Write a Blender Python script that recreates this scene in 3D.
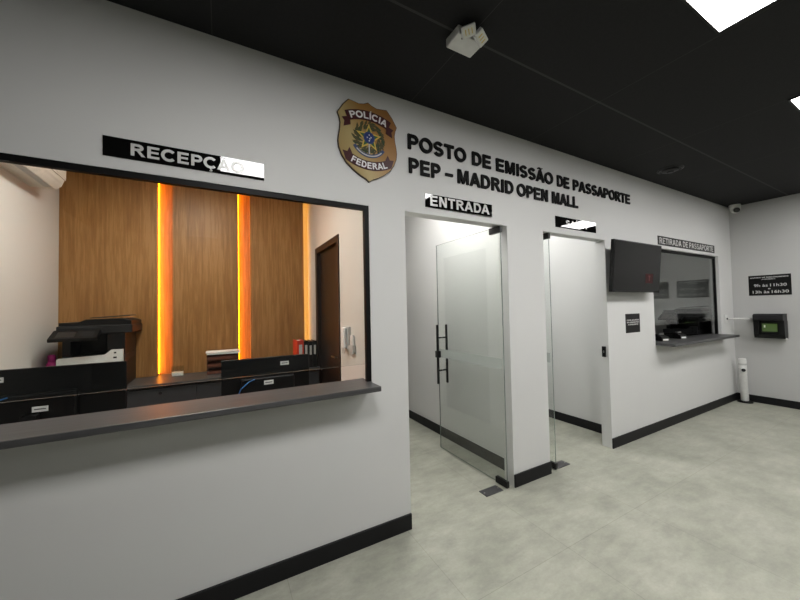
import bpy, bmesh, math, random
from mathutils import Vector, Matrix
for _o in list(bpy.data.objects): bpy.data.objects.remove(_o)
SC = bpy.context.scene
C = SC.collection
PI = math.pi
R_ = math.radians
# ------------------------------------------------------------------ camera
cam_d = bpy.data.cameras.new('camera'); cam = bpy.data.objects.new('camera', cam_d); C.objects.link(cam)
YAW, PIT, ROL = R_(28.8180), R_(1.5365), R_(-1.1435)
cy, sy, cp, sp, cr, sr = math.cos(YAW), math.sin(YAW), math.cos(PIT), math.sin(PIT), math.cos(ROL), math.sin(ROL)
R0 = Vector((cy, -sy, 0)); F0 = Vector((sy, cy, 0)); U0 = Vector((0, 0, 1))
FW = F0*cp + U0*sp; U1 = -F0*sp + U0*cp
RT = R0*cr + U1*sr; UP = -R0*sr + U1*cr
m = Matrix((( RT.x, UP.x, -FW.x, 0), (RT.y, UP.y, -FW.y, 0), (RT.z, UP.z, -FW.z, 0), (0, 0, 0, 1)))
cam.matrix_world = Matrix.Translation((0, -1.95, 1.4807)) @ m
cam_d.sensor_fit = 'HORIZONTAL'; cam_d.sensor_width = 36.0
cam_d.lens = 36.0*327.608/800.0
cam_d.clip_start = 0.02
SC.camera = cam
# ------------------------------------------------------------------ world, exposure
w = bpy.data.worlds.new('world'); SC.world = w; w.use_nodes = True
w.node_tree.nodes['Background'].inputs[0].default_value = (0.8, 0.85, 0.9, 1)
w.node_tree.nodes['Background'].inputs[1].default_value = 0.0
SC.view_settings.view_transform = 'Standard'; SC.view_settings.look = 'None'
SC.view_settings.exposure = 0.0; SC.view_settings.gamma = 1.0; SC.view_settings.use_curve_mapping = False
LIGHT_MAIN = 31.5        # radiance of the waiting room ceiling panels
LIGHT_CORR = 36.0        # corridors
LIGHT_REC = 53.0         # reception room
LED = 23.0

# ------------------------------------------------------------------ materials
def newmat(name):
    mt = bpy.data.materials.new(name); mt.use_nodes = True
    nt = mt.node_tree; b = nt.nodes['Principled BSDF']
    return mt, nt, b
def coords(nt, scale=(1, 1, 1), rot=(0, 0, 0), kind='Object'):
    tc = nt.nodes.new('ShaderNodeTexCoord'); mp = nt.nodes.new('ShaderNodeMapping')
    mp.inputs['Scale'].default_value = scale; mp.inputs['Rotation'].default_value = rot
    nt.links.new(tc.outputs[kind], mp.inputs[0]); return mp.outputs[0]
def noise(nt, vec, scale, detail=4, rough=.55):
    n = nt.nodes.new('ShaderNodeTexNoise'); n.inputs['Scale'].default_value = scale
    n.inputs['Detail'].default_value = detail; n.inputs['Roughness'].default_value = rough
    nt.links.new(vec, n.inputs['Vector']); return n.outputs['Fac']
def ramp(nt, fac, stops):
    r = nt.nodes.new('ShaderNodeValToRGB'); e = r.color_ramp.elements
    while len(e) < len(stops): e.new(0.5)
    for el, (p, c) in zip(e, stops): el.position = p; el.color = (*c, 1)
    nt.links.new(fac, r.inputs[0]); return r.outputs[0]
def bump(nt, b, h, strength=.1, dist=.002):
    n = nt.nodes.new('ShaderNodeBump'); n.inputs['Strength'].default_value = strength; n.inputs['Distance'].default_value = dist
    nt.links.new(h, n.inputs['Height']); nt.links.new(n.outputs[0], b.inputs['Normal'])
def solid(name, col, rough=.5, metal=0, spec=.5, var=.06, vs=18, bmp=0):
    mt, nt, b = newmat(name)
    v = coords(nt); f = noise(nt, v, vs)
    lo = tuple(c*(1-var) for c in col); hi = tuple(min(1, c*(1+var)) for c in col)
    nt.links.new(ramp(nt, f, [(.3, lo), (.7, hi)]), b.inputs['Base Color'])
    b.inputs['Roughness'].default_value = rough; b.inputs['Metallic'].default_value = metal
    b.inputs['Specular IOR Level'].default_value = spec
    if bmp: bump(nt, b, noise(nt, v, vs*8, 3), bmp)
    return mt
def emis(name, col, strength):
    mt, nt, b = newmat(name)
    b.inputs['Base Color'].default_value = (.05, .05, .05, 1)
    b.inputs['Emission Color'].default_value = (*col, 1); b.inputs['Emission Strength'].default_value = strength
    b.inputs['Roughness'].default_value = .5
    return mt
def glassmat(name, tint=(.96, .98, .97), frost=0.0, f0=.043):
    mt, nt, b = newmat(name); nt.nodes.remove(b)
    out = nt.nodes['Material Output']
    g = nt.nodes.new('ShaderNodeNewGeometry'); d = nt.nodes.new('ShaderNodeVectorMath'); d.operation = 'DOT_PRODUCT'
    nt.links.new(g.outputs['Incoming'], d.inputs[0]); nt.links.new(g.outputs['Normal'], d.inputs[1])
    def M(op, a, bb):
        n = nt.nodes.new('ShaderNodeMath'); n.operation = op
        for i, q in enumerate((a, bb)):
            if q is None: continue
            if isinstance(q, (int, float)): n.inputs[i].default_value = q
            else: nt.links.new(q, n.inputs[i])
        return n.outputs[0]
    a = M('ABSOLUTE', d.outputs['Value'], None); k = M('SUBTRACT', 1.0, a); k5 = M('POWER', k, 5.0)
    fr = M('ADD', M('MULTIPLY', k5, 1-f0), f0)
    tr = nt.nodes.new('ShaderNodeBsdfTransparent'); tr.inputs[0].default_value = (*tint, 1)
    gl = nt.nodes.new('ShaderNodeBsdfGlossy'); gl.inputs['Roughness'].default_value = 0.0; gl.inputs[0].default_value = (1, 1, 1, 1)
    base = tr.outputs[0]
    if frost > 0:
        df = nt.nodes.new('ShaderNodeBsdfDiffuse'); df.inputs[0].default_value = (.75, .78, .76, 1)
        tl = nt.nodes.new('ShaderNodeBsdfTranslucent'); tl.inputs[0].default_value = (.8, .83, .81, 1)
        m1 = nt.nodes.new('ShaderNodeMixShader'); m1.inputs[0].default_value = .5
        nt.links.new(df.outputs[0], m1.inputs[1]); nt.links.new(tl.outputs[0], m1.inputs[2])
        m2 = nt.nodes.new('ShaderNodeMixShader'); m2.inputs[0].default_value = frost
        nt.links.new(tr.outputs[0], m2.inputs[1]); nt.links.new(m1.outputs[0], m2.inputs[2]); base = m2.outputs[0]
    mx = nt.nodes.new('ShaderNodeMixShader'); nt.links.new(fr, mx.inputs[0])
    nt.links.new(base, mx.inputs[1]); nt.links.new(gl.outputs[0], mx.inputs[2]); nt.links.new(mx.outputs[0], out.inputs[0])
    return mt

def wallpaint(name, col):
    mt, nt, b = newmat(name); v = coords(nt)
    f = noise(nt, v, 1.3, 3); lo = tuple(c*.975 for c in col)
    nt.links.new(ramp(nt, f, [(.3, lo), (.7, col)]), b.inputs['Base Color'])
    b.inputs['Roughness'].default_value = .7; b.inputs['Specular IOR Level'].default_value = .3
    bump(nt, b, noise(nt, v, 160, 3), .12, .001); return mt
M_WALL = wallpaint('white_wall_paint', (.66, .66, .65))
M_WALLR = wallpaint('dimmed_white_wall_paint', (.52, .52, .51))  # front wall paint with the side wall's dimness put into the colour
M_WARM = wallpaint('warm_white_paint', (.72, .69, .65))
M_DARKW = wallpaint('dark_grey_rear_wall_paint', (.10, .10, .10))
M_CEIL_IN = wallpaint('interior_ceiling_paint', (.7, .7, .68))
# black tiled ceiling
def ceilmat():
    mt, nt, b = newmat('black_ceiling_tiles'); v = coords(nt)
    f = noise(nt, v, 55, 5); base = ramp(nt, f, [(.25, (.0075, .0075, .008)), (.75, (.0115, .0115, .012))])
    sx = nt.nodes.new('ShaderNodeSeparateXYZ'); nt.links.new(v, sx.inputs[0])
    def seam(o, off, per, wd):
        a = nt.nodes.new('ShaderNodeMath'); a.operation = 'ADD'; a.inputs[1].default_value = off; nt.links.new(o, a.inputs[0])
        p = nt.nodes.new('ShaderNodeMath'); p.operation = 'PINGPONG'; p.inputs[1].default_value = per/2; nt.links.new(a.outputs[0], p.inputs[0])
        l = nt.nodes.new('ShaderNodeMath'); l.operation = 'LESS_THAN'; l.inputs[1].default_value = wd; nt.links.new(p.outputs[0], l.inputs[0]); return l.outputs[0]
    s1 = seam(sx.outputs[1], .615+30*1.25, 1.25, .007); s2 = seam(sx.outputs[0], -1.19+30*1.22, 1.22, .0018)
    mx = nt.nodes.new('ShaderNodeMath'); mx.operation = 'MAXIMUM'; nt.links.new(s1, mx.inputs[0]); nt.links.new(s2, mx.inputs[1])
    mc = nt.nodes.new('ShaderNodeMix'); mc.data_type = 'RGBA'; nt.links.new(mx.outputs[0], mc.inputs['Factor'])
    nt.links.new(base, mc.inputs[6]); mc.inputs[7].default_value = (.045, .045, .045, 1)
    nt.links.new(mc.outputs[2], b.inputs['Base Color'])
    b.inputs['Roughness'].default_value = .75; b.inputs['Specular IOR Level'].default_value = .3
    bump(nt, b, noise(nt, v, 260, 3), .25, .001); return mt
M_CEIL = ceilmat()
def floormat():
    mt, nt, b = newmat('grey_concrete_look_floor'); v = coords(nt)
    f = noise(nt, v, 2.4, 8, .62); f2 = noise(nt, coords(nt, (1, 2.6, 1), (0, 0, .6)), 5.5, 8, .7); f3 = noise(nt, v, 60, 4, .6)
    c1 = ramp(nt, f, [(.3, (.30, .305, .255)), (.7, (.44, .44, .375))])
    c2 = ramp(nt, f2, [(.32, (.80, .80, .79)), (.68, (1.08, 1.08, 1.06))])
    c3 = ramp(nt, f3, [(.3, (.95, .95, .95)), (.7, (1.02, 1.02, 1.02))])
    def mul(a, bb):
        mc = nt.nodes.new('ShaderNodeMix'); mc.data_type = 'RGBA'; mc.blend_type = 'MULTIPLY'; mc.inputs['Factor'].default_value = 1
        nt.links.new(a, mc.inputs[6]); nt.links.new(bb, mc.inputs[7]); return mc.outputs[2]
    base = mul(mul(c1, c2), c3)
    br = nt.nodes.new('ShaderNodeTexBrick'); tc = nt.nodes.new('ShaderNodeTexCoord'); mp = nt.nodes.new('ShaderNodeMapping')
    mp.inputs['Location'].default_value = (-1.09, .64, 0); nt.links.new(tc.outputs['Object'], mp.inputs[0]); nt.links.new(mp.outputs[0], br.inputs['Vector'])
    br.offset = 0; br.inputs['Scale'].default_value = 1; br.inputs['Brick Width'].default_value = .77; br.inputs['Row Height'].default_value = 1.54
    br.inputs['Mortar Size'].default_value = .0022; br.inputs['Mortar Smooth'].default_value = .3
    br.inputs['Color1'].default_value = (1, 1, 1, 1); br.inputs['Color2'].default_value = (.97, .97, .97, 1); br.inputs['Mortar'].default_value = (.8, .8, .78, 1)
    nt.links.new(mul(base, br.outputs['Color']), b.inputs['Base Color'])
    b.inputs['Roughness'].default_value = .5; b.inputs['Specular IOR Level'].default_value = .35
    nt.links.new(ramp(nt, f2, [(.3, (.42, .42, .42)), (.7, (.6, .6, .6))]), b.inputs['Roughness'])
    bump(nt, b, f3, .08, .001); return mt
M_FLOOR = floormat()
def woodmat():
    mt, nt, b = newmat('vertical_grain_wood')
    v = coords(nt, (1, 1, .055)); w_ = nt.nodes.new('ShaderNodeTexNoise')
    big = noise(nt, coords(nt, (1, 1, .25)), 3.2, 4)
    f = noise(nt, v, 46, 6, .6); fine = noise(nt, coords(nt, (1, 1, .03)), 190, 4, .6)
    nt.nodes.remove(w_)
    mxn = nt.nodes.new('ShaderNodeMath'); mxn.operation = 'MULTIPLY_ADD'; nt.links.new(big, mxn.inputs[0]); mxn.inputs[1].default_value = .55; nt.links.new(f, mxn.inputs[2])
    m2 = nt.nodes.new('ShaderNodeMath'); m2.operation = 'MULTIPLY_ADD'; nt.links.new(fine, m2.inputs[0]); m2.inputs[1].default_value = .3; nt.links.new(mxn.outputs[0], m2.inputs[2])
    col = ramp(nt, m2.outputs[0], [(.55, (.20, .090, .026)), (.95, (.345, .170, .055)), (1.0, (.39, .20, .07))])
    nt.links.new(col, b.inputs['Base Color']); b.inputs['Roughness'].default_value = .42; b.inputs['Specular IOR Level'].default_value = .3
    bump(nt, b, f, .05, .001); return mt
M_WOOD = woodmat()
def shelfmat():
    mt, nt, b = newmat('dark_grey_woodgrain_laminate')
    f = noise(nt, coords(nt, (.06, 1, 1)), 60, 5); col = ramp(nt, f, [(.3, (.048, .048, .049)), (.7, (.080, .080, .081))])
    nt.links.new(col, b.inputs['Base Color']); b.inputs['Roughness'].default_value = .4; b.inputs['Specular IOR Level'].default_value = .5
    bump(nt, b, f, .15, .001); return mt
M_SHELF = shelfmat()
M_BASE = solid('black_baseboard', (.008, .008, .009), .5, spec=.25)
M_FRAME = solid('black_window_frame', (.003, .003, .003), .5, spec=.2)
M_GLASS = glassmat('clear_glass')
M_DGLASS = glassmat('door_glass', (.965, .98, .972))
M_BAND = glassmat('frosted_film', (.9, .93, .92), .5)
M_GEDGE = solid('glass_edge', (.16, .19, .175), .15)
M_GEDGEL = solid('grey_glass_edge', (.16, .15, .14), .25)
M_SIGN = solid('glossy_black_acrylic', (.004, .004, .004), .0, var=0, spec=.55)
M_SIGNM = solid('matt_black_sign', (.004, .004, .004), .4, spec=.25)
M_LET = solid('white_lettering', (.60, .60, .59), .22)
M_LETW = solid('bright_white_lettering', (.8, .8, .8), .5)
M_BLK3 = solid('black_acrylic_letters', (.003, .003, .003), .6, spec=.15)
M_BLACK = solid('black_plastic', (.005, .005, .005), .4, spec=.3)
M_BLACKG = solid('black_gloss_plastic', (.008, .008, .009), .12)
M_DARK = solid('charcoal_plastic', (.016, .016, .017), .45, spec=.35)
M_DGREY = solid('dark_grey_laminate', (.040, .041, .044), .4)
M_WHITEP = solid('white_plastic', (.70, .70, .68), .4)
M_CREAMP = solid('cream_plastic', (.72, .68, .61), .4)
M_GREYP = solid('light_grey_plastic', (.50, .50, .49), .5)
M_PAPER = solid('white_paper', (.8, .8, .78), .7)
M_STEEL = solid('brushed_steel', (.42, .42, .42), .3, 1, vs=60)
M_STEELD = solid('dark_steel', (.13, .13, .135), .4, .8, vs=60)
M_BMETAL = solid('black_metal', (.005, .005, .005), .4, spec=.3)
M_LAMP = emis('panel_light', (1.0, .985, .965), LIGHT_MAIN)
M_LAMPC = emis('corridor_panel_light', (1.0, .99, .965), LIGHT_CORR)
M_LAMPR = emis('reception_panel_light', (1.0, .95, .88), LIGHT_REC)
M_LEDM = emis('amber_led_strip', (1.0, .30, .004), LED)
M_PINK = solid('pink_plastic', (.65, .03, .28), .35)
M_RED = solid('red_cover', (.62, .035, .012), .4)
M_BLUEC = solid('blue_cable', (.03, .16, .42), .4)
M_BROWN = solid('dark_brown_door', (.013, .008, .006), .45, spec=.3)
M_BROWNF = solid('dark_brown_frame', (.022, .013, .010), .5, spec=.3)
M_SMOKE = solid('smoky_brown_plastic', (.12, .045, .03), .2)
M_SCREEN = solid('tv_screen', (.007, .007, .0068), .12, spec=.12)
M_GREEN = solid('green_backlit_screen', (.10, .22, .02), .3)
M_GOLD2 = solid('gold_trim', (.42, .24, .06), .35, .3)

# ------------------------------------------------------------------ mesh helpers
def B(): return bmesh.new()
def xf(verts, mat):
    for v in verts: v.co = mat @ v.co
def box(bm, x0, x1, y0, y1, z0, z1, bev=0, seg=2, mat=None, mi=0):
    r = bmesh.ops.create_cube(bm, size=1)
    vs = r['verts']
    for v in vs:
        v.co = Vector(((x0+x1)/2 + v.co.x*(x1-x0), (y0+y1)/2 + v.co.y*(y1-y0), (z0+z1)/2 + v.co.z*(z1-z0)))
    fs = {f for v in vs for f in v.link_faces}
    if bev:
        es = list({e for v in vs for e in v.link_edges})
        rr = bmesh.ops.bevel(bm, geom=es, offset=bev, segments=seg, affect='EDGES', profile=.5)
        fs = set(f for f in fs if f.is_valid) | set(rr['faces'])
        vs = list({v for f in fs for v in f.verts})
    for f in fs: f.material_index = mi
    if mat is not None: xf(vs, mat)
    return vs
def cyl(bm, p0, p1, r0, r1=None, n=20):
    r1 = r0 if r1 is None else r1
    p0, p1 = Vector(p0), Vector(p1); d = p1-p0
    res = bmesh.ops.create_cone(bm, cap_ends=True, segments=n, radius1=r0, radius2=r1, depth=d.length)
    q = d.to_track_quat('Z', 'Y').to_matrix().to_4x4()
    xf(res['verts'], Matrix.Translation((p0+p1)/2) @ q); return res['verts']
def tube(bm, pts, r, n=10):
    pts = [Vector(p) for p in pts]; rings = []
    for i, p in enumerate(pts):
        d = (pts[min(i+1, len(pts)-1)] - pts[max(i-1, 0)]).normalized()
        a = d.cross(Vector((0, 0, 1)));
        if a.length < 1e-3: a = d.cross(Vector((1, 0, 0)))
        a.normalize(); b = d.cross(a)
        rings.append([bm.verts.new(p + (a*math.cos(t*2*PI/n) + b*math.sin(t*2*PI/n))*r) for t in range(n)])
    for r1, r2 in zip(rings, rings[1:]):
        for k in range(n): bm.faces.new((r1[k], r1[(k+1) % n], r2[(k+1) % n], r2[k]))
    bm.faces.new(rings[0][::-1]); bm.faces.new(rings[-1])
def lathe(bm, prof, n=32, mat=None):
    rings = []; al = []
    for r, z in prof:
        rg = [bm.verts.new((max(r, 1e-4)*math.cos(k*2*PI/n), max(r, 1e-4)*math.sin(k*2*PI/n), z)) for k in range(n)]
        rings.append(rg); al += rg
    for a, b in zip(rings, rings[1:]):
        for k in range(n): bm.faces.new((a[k], a[(k+1) % n], b[(k+1) % n], b[k]))
    bm.faces.new(rings[0][::-1]); bm.faces.new(rings[-1])
    if mat is not None: xf(al, mat)
def prism(bm, poly, d0, d1, mat, bev=0):
    """poly in local (a,b), extruded along local c from d0 to d1; mat maps local to wanted frame"""
    va = [bm.verts.new((a, b, d0)) for a, b in poly]; vb = [bm.verts.new((a, b, d1)) for a, b in poly]
    bm.faces.new(va[::-1]); bm.faces.new(vb); n = len(poly)
    for k in range(n): bm.faces.new((va[k], va[(k+1) % n], vb[(k+1) % n], vb[k]))
    vs = va+vb
    if bev:
        es = list({e for v in vs for e in v.link_edges})
        rr = bmesh.ops.bevel(bm, geom=es, offset=bev, segments=2, affect='EDGES', profile=.5)
        vs = list({v for f in rr['faces'] for v in f.verts} | {v for v in vs if v.is_valid})
    xf(vs, mat)
# local (a,b,c) -> world x = a, z = b, y = -c   (things on a wall that faces -y)
FRONT = Matrix(((1, 0, 0, 0), (0, 0, -1, 0), (0, 1, 0, 0), (0, 0, 0, 1)))
# local (a,b,c) -> world y = -a, z = b, x = -c  (things on the wall that faces -x)
SIDE = Matrix(((0, 0, -1, 0), (-1, 0, 0, 0), (0, 1, 0, 0), (0, 0, 0, 1)))
def obj(name, bm, mats, parent=None, smooth=False, label=None):
    me = bpy.data.meshes.new(name); bmesh.ops.recalc_face_normals(bm, faces=bm.faces); bm.to_mesh(me); bm.free()
    for q in (mats if isinstance(mats, (list, tuple)) else [mats]): me.materials.append(q)
    if smooth:
        for p in me.polygons: p.use_smooth = True
        me.set_sharp_from_angle(angle=R_(38))
    o = bpy.data.objects.new(name, me); C.objects.link(o)
    if parent is not None:
        o.parent = parent
    if label: o['label'] = label
    return o
def thing(name, label, cat, loc=(0, 0, 0), rotz=0, group=None):
    o = bpy.data.objects.new(name, None); C.objects.link(o); o.empty_display_size = .1
    o.location = loc; o.rotation_euler = (0, 0, rotz); o['label'] = label; o['category'] = cat
    if group: o['group'] = group
    return o
def tag(o, label, cat, group=None):
    o['label'] = label; o['category'] = cat
    if group: o['group'] = group
    return o
def struct(name, bm, mats, parent=None):
    o = obj(name, bm, mats, parent)
    if parent is None: o['kind'] = 'structure'
    return o
def sroot(name, loc=(0, 0, 0)):
    o = bpy.data.objects.new(name, None); C.objects.link(o); o.location = loc; o['kind'] = 'structure'; return o

# text -> bmesh in local (a,b,c) frame, scaled to a box
_cap = {}
def _rawtext(s, bold, depth=.01):
    cu = bpy.data.curves.new('txt', 'FONT'); cu.body = s; cu.size = 1; cu.offset = bold; cu.extrude = depth
    cu.resolution_u = 5; cu.space_character = 1.0 + bold*1.2
    o = bpy.data.objects.new('txt', cu); C.objects.link(o)
    dg = bpy.context.evaluated_depsgraph_get(); dg.update()
    me = bpy.data.meshes.new_from_object(o.evaluated_get(dg))
    C.objects.unlink(o); bpy.data.objects.remove(o); bpy.data.curves.remove(cu)
    return me
def cap_h(bold):
    if bold not in _cap:
        me = _rawtext('E', bold); ys = [v.co.y for v in me.vertices]; _cap[bold] = (min(ys), max(ys)-min(ys)); bpy.data.meshes.remove(me)
    return _cap[bold]
def _strip(path, w):
    """quads of a band of width w that follows path"""
    out = []; n = len(path); L = []; Rr = []
    for i in range(n):
        p0, p1 = path[max(0, i-1)], path[min(n-1, i+1)]
        dx, dy = p1[0]-p0[0], p1[1]-p0[1]; l = math.hypot(dx, dy); nx, ny = -dy/l*w/2, dx/l*w/2
        L.append((path[i][0]+nx, path[i][1]+ny)); Rr.append((path[i][0]-nx, path[i][1]-ny))
    for i in range(n-1): out.append([L[i], L[i+1], Rr[i+1], Rr[i]])
    return out
def _ell(cx, cy_, rx, ry, a0, a1, n=14): return [(cx+rx*math.cos(R_(a0+(a1-a0)*k/n)), cy_+ry*math.sin(R_(a0+(a1-a0)*k/n))) for k in range(n+1)]
def _rc(x0, x1, y0, y1): return [(x0, y0), (x1, y0), (x1, y1), (x0, y1)]
def glyph(ch, W=.20):
    """heavy grotesque capital, cap height 1; returns (advance, polygons)"""
    h = W/2; v = W*.88
    if ch == 'I': return .40, [_rc(.10, .10+W, 0, 1)]
    if ch == 'Í': return .40, [_rc(.10, .10+W, 0, 1), [(.12, 1.07), (.24, 1.07), (.40, 1.26), (.20, 1.26)]]
    if ch == 'L': return .86, [_rc(.10, .10+W, 0, 1), _rc(.10+W, .82, 0, v)]
    if ch == 'T': return .86, [_rc(.43-h, .43+h, 0, 1-v), _rc(.03, .83, 1-v, 1)]
    if ch == 'E': return .93, [_rc(.10, .10+W, 0, 1), _rc(.10+W, .86, 0, v), _rc(.10+W, .86, 1-v, 1), _rc(.10+W, .81, .5-v*.42, .5+v*.5)]
    if ch == 'F': return .86, [_rc(.10, .10+W, 0, 1), _rc(.10+W, .82, 1-v, 1), _rc(.10+W, .74, .5-v*.5, .5+v*.42)]
    if ch == 'P' or ch == 'R':
        p = [_rc(.10, .10+W, 0, 1)]; yc = .68 if ch == 'P' else .715; ry = 1-v/2-yc
        p += [_rc(.10+W, .52, 1-v, 1), _rc(.10+W, .52, yc-ry-v/2, yc-ry+v/2)] + _strip(_ell(.52, yc, .26, ry, -90, 90), v*1.06)
        if ch == 'R': p += [[(.44, .46), (.67, .46), (1.0, 0), (.75, 0)]]
        return (.93 if ch == 'P' else 1.01), p
    if ch == 'D': return 1.01, [_rc(.10, .10+W, 0, 1), _rc(.10+W, .48, 0, v), _rc(.10+W, .48, 1-v, 1)] + _strip(_ell(.48, .5, .37, .5-v/2, -90, 90, 18), v*1.08)
    if ch == 'O': return 1.09, _strip(_ell(.545, .5, .40, .5-v/2+.01, 0, 360, 32), W)
    if ch in 'CÇ':
        p = _strip(_ell(.545, .5, .40, .5-v/2+.01, 42, 318, 26), W)
        if ch == 'Ç': p += [_rc(.50, .60, -.10, .02)] + _strip(_ell(.54, -.17, .11, .075, 100, -130, 10), .075)
        return 1.01, p
    if ch == 'G': return 1.09, _strip(_ell(.545, .5, .40, .5-v/2+.01, 42, 330, 26), W) + [_rc(.60, 1.0, .36, .53), _rc(.82, 1.0, .12, .40)]
    if ch == 'S': return .93, _strip(_ell(.465, .705, .29, .205, 22, 270, 20)[:-1] + _ell(.465, .295, .30, .205, 90, -158, 20), v)
    if ch == 'N': return 1.01, [_rc(.10, .10+W*.95, 0, 1), _rc(.91-W*.95, .91, 0, 1), [(.10, 1), (.10+W*1.1, 1), (.91, 0), (.91-W*1.1, 0)]]
    if ch == 'M': return 1.17, [_rc(.10, .10+W*.92, 0, 1), _rc(1.07-W*.92, 1.07, 0, 1), [(.10, 1), (.385, 1), (.66, 0), (.51, 0)], [(1.07, 1), (.785, 1), (.51, 0), (.66, 0)]]
    if ch in 'AÃ':
        p = [[(0, 0), (W*1.1, 0), (.60, 1), (.39, 1)], [(1.0, 0), (1.0-W*1.1, 0), (.40, 1), (.61, 1)], _rc(.27, .73, .21, .21+v)]
        if ch == 'Ã': p += _strip([(.24, 1.10), (.32, 1.17), (.42, 1.17), (.54, 1.12), (.64, 1.11), (.74, 1.18)], .085)
        return 1.0, p
    if ch == 'V': return .95, [[(0, 1), (W*1.1, 1), (.58, 0), (.37, 0)], [(.95, 1), (.95-W*1.1, 1), (.37, 0), (.58, 0)]]
    if ch == 'U': return 1.01, [_rc(.10, .10+W, .36, 1), _rc(.91-W, .91, .36, 1)] + _strip(_ell(.505, .36, .405-h, .36-v/2, 180, 360, 18), W)
    if ch == 'H': return 1.01, [_rc(.10, .10+W, 0, 1), _rc(.91-W, .91, 0, 1), _rc(.10+W, .91-W, .5-v/2, .5+v/2)]
    if ch == 'Á': return 1.0, glyph('A')[1] + [[(.42, 1.07), (.54, 1.07), (.70, 1.26), (.50, 1.26)]]
    if ch == ' ': return .39, []
    return None
def glyph_run(s_, W=.20):
    """list of (letter, polygons) in cap heights, and the ink span"""
    x = 0; out = []
    for ch in s_:
        g = glyph(ch, W); out.append((ch, [[(a+x, b) for a, b in p] for p in g[1]])); x += g[0]
    xs = [a for _, ps in out for p in ps for a, b in p]
    return out, min(xs), max(xs)
def text_into(bm, s, a0, a1, b0, b1, c0, c1, mat, bold=.03):
    if all(glyph(c) for c in s):
        run, x0, x1 = glyph_run(s, .225 if bold > .025 else .19); kk = 0
        for _, ps in run:
            for p in ps: kk += 1; prism(bm, [(a0+(a-x0)/(x1-x0)*(a1-a0), b0+b*(b1-b0)) for a, b in p], c0, c1+.00004*(kk % 7), mat)
        return
    me = _rawtext(s, bold); y0, hh = cap_h(bold)
    xs = [v.co.x for v in me.vertices]; x0, x1 = min(xs), max(xs)
    for v in me.vertices:
        v.co = Vector((a0 + (v.co.x-x0)/(x1-x0)*(a1-a0), b0 + (v.co.y-y0)/hh*(b1-b0), c0 if v.co.z < 0 else c1))
    me.transform(mat); bm.from_mesh(me); bpy.data.meshes.remove(me)

# wall lying in a plane with rectangular holes, built as one mesh of connected cells
def wall_holes(bm, a0, a1, b0, b1, t0, t1, holes, fn):
    A = sorted({a0, a1, *[h[0] for h in holes], *[h[1] for h in holes]}); Bz = sorted({b0, b1, *[h[2] for h in holes], *[h[3] for h in holes]})
    A = [a for a in A if a0 <= a <= a1]; Bz = [b for b in Bz if b0 <= b <= b1]
    cache = {}
    def V(a, b, t):
        k = (round(a, 5), round(b, 5), round(t, 5))
        if k not in cache: cache[k] = bm.verts.new(fn(a, b, t))
        return cache[k]
    def full(i, j):
        if i < 0 or j < 0 or i >= len(A)-1 or j >= len(Bz)-1: return False
        ca, cb = (A[i]+A[i+1])/2, (Bz[j]+Bz[j+1])/2
        return not any(h[0] < ca < h[1] and h[2] < cb < h[3] for h in holes)
    for i in range(len(A)-1):
        for j in range(len(Bz)-1):
            if not full(i, j): continue
            p, q, r, s = A[i], A[i+1], Bz[j], Bz[j+1]
            bm.faces.new((V(p, r, t0), V(q, r, t0), V(q, s, t0), V(p, s, t0))); bm.faces.new((V(p, r, t1), V(p, s, t1), V(q, s, t1), V(q, r, t1)))
            if not full(i-1, j): bm.faces.new((V(p, r, t0), V(p, s, t0), V(p, s, t1), V(p, r, t1)))
            if not full(i+1, j): bm.faces.new((V(q, r, t0), V(q, r, t1), V(q, s, t1), V(q, s, t0)))
            if not full(i, j-1): bm.faces.new((V(p, r, t0), V(p, r, t1), V(q, r, t1), V(q, r, t0)))
            if not full(i, j+1): bm.faces.new((V(p, s, t0), V(q, s, t0), V(q, s, t1), V(p, s, t1)))

# ------------------------------------------------------------------ dimensions
H = 2.945; XL = -1.9; XC = 6.92; YB = -5.4; T = .10
D1a, D1b, D2a, D2b, DT = 1.125, 2.106, 2.560, 3.530, 2.157
W1a, W1b, W2a, W2b, WS, WT = -1.12, .854, 4.50, 6.437, .987, 2.157
RX0, RX1, RY = -1.365, 1.04, 2.5          # reception room
K1b, K2a, K2b, KY = 2.26, 2.36, 3.85, 3.6   # corridors
# ------------------------------------------------------------------ structure
bm = B(); box(bm, XL-.15, XC+.15, YB-.15, KY+.3, -.12, 0); struct('floor', bm, M_FLOOR)
bm = B(); box(bm, XL-.15, XC+.15, YB-.15, 0, H, H+.1); struct('ceiling', bm, M_CEIL)
bm = B(); box(bm, XL-.15, XC+.15, 0.0, KY+.3, H, H+.1); struct('ceiling_interior', bm, M_CEIL_IN)
bm = B(); wall_holes(bm, XL-.1, XC, 0, H, 0, T, [(W1a, W1b, WS, WT), (D1a, D1b, 0, DT), (D2a, D2b, 0, DT), (W2a, W2b, WS, WT)], lambda a, b, t: (a, t, b))
struct('wall_front', bm, M_WALL)
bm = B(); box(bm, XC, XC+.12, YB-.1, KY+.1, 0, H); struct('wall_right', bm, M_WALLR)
bm = B(); box(bm, XL-.1, XL, YB-.1, 0, 0, H); struct('wall_left', bm, M_DARKW)
bm = B(); box(bm, XL, XC, YB-.1, YB, 0, H); struct('wall_back', bm, M_DARKW)
bm = B(); box(bm, RX0-.08, RX0, T, RY+.1, 0, H); struct('wall_reception_left', bm, M_WARM)
DOOR = (1.23, 2.00, 0, 2.18)
bm = B(); wall_holes(bm, T, KY, 0, H, RX1, RX1+.06, [DOOR], lambda a, b, t: (t, a, b)); struct('wall_reception_right', bm, M_WARM)
bm = B(); box(bm, RX0-.08, RX1, RY+.02, RY+.12, 0, H); struct('wall_reception_back', bm, M_WARM)
bm = B(); box(bm, K1b, K2a, T, KY, 0, H); struct('wall_between_corridors', bm, M_WALL)
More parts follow.
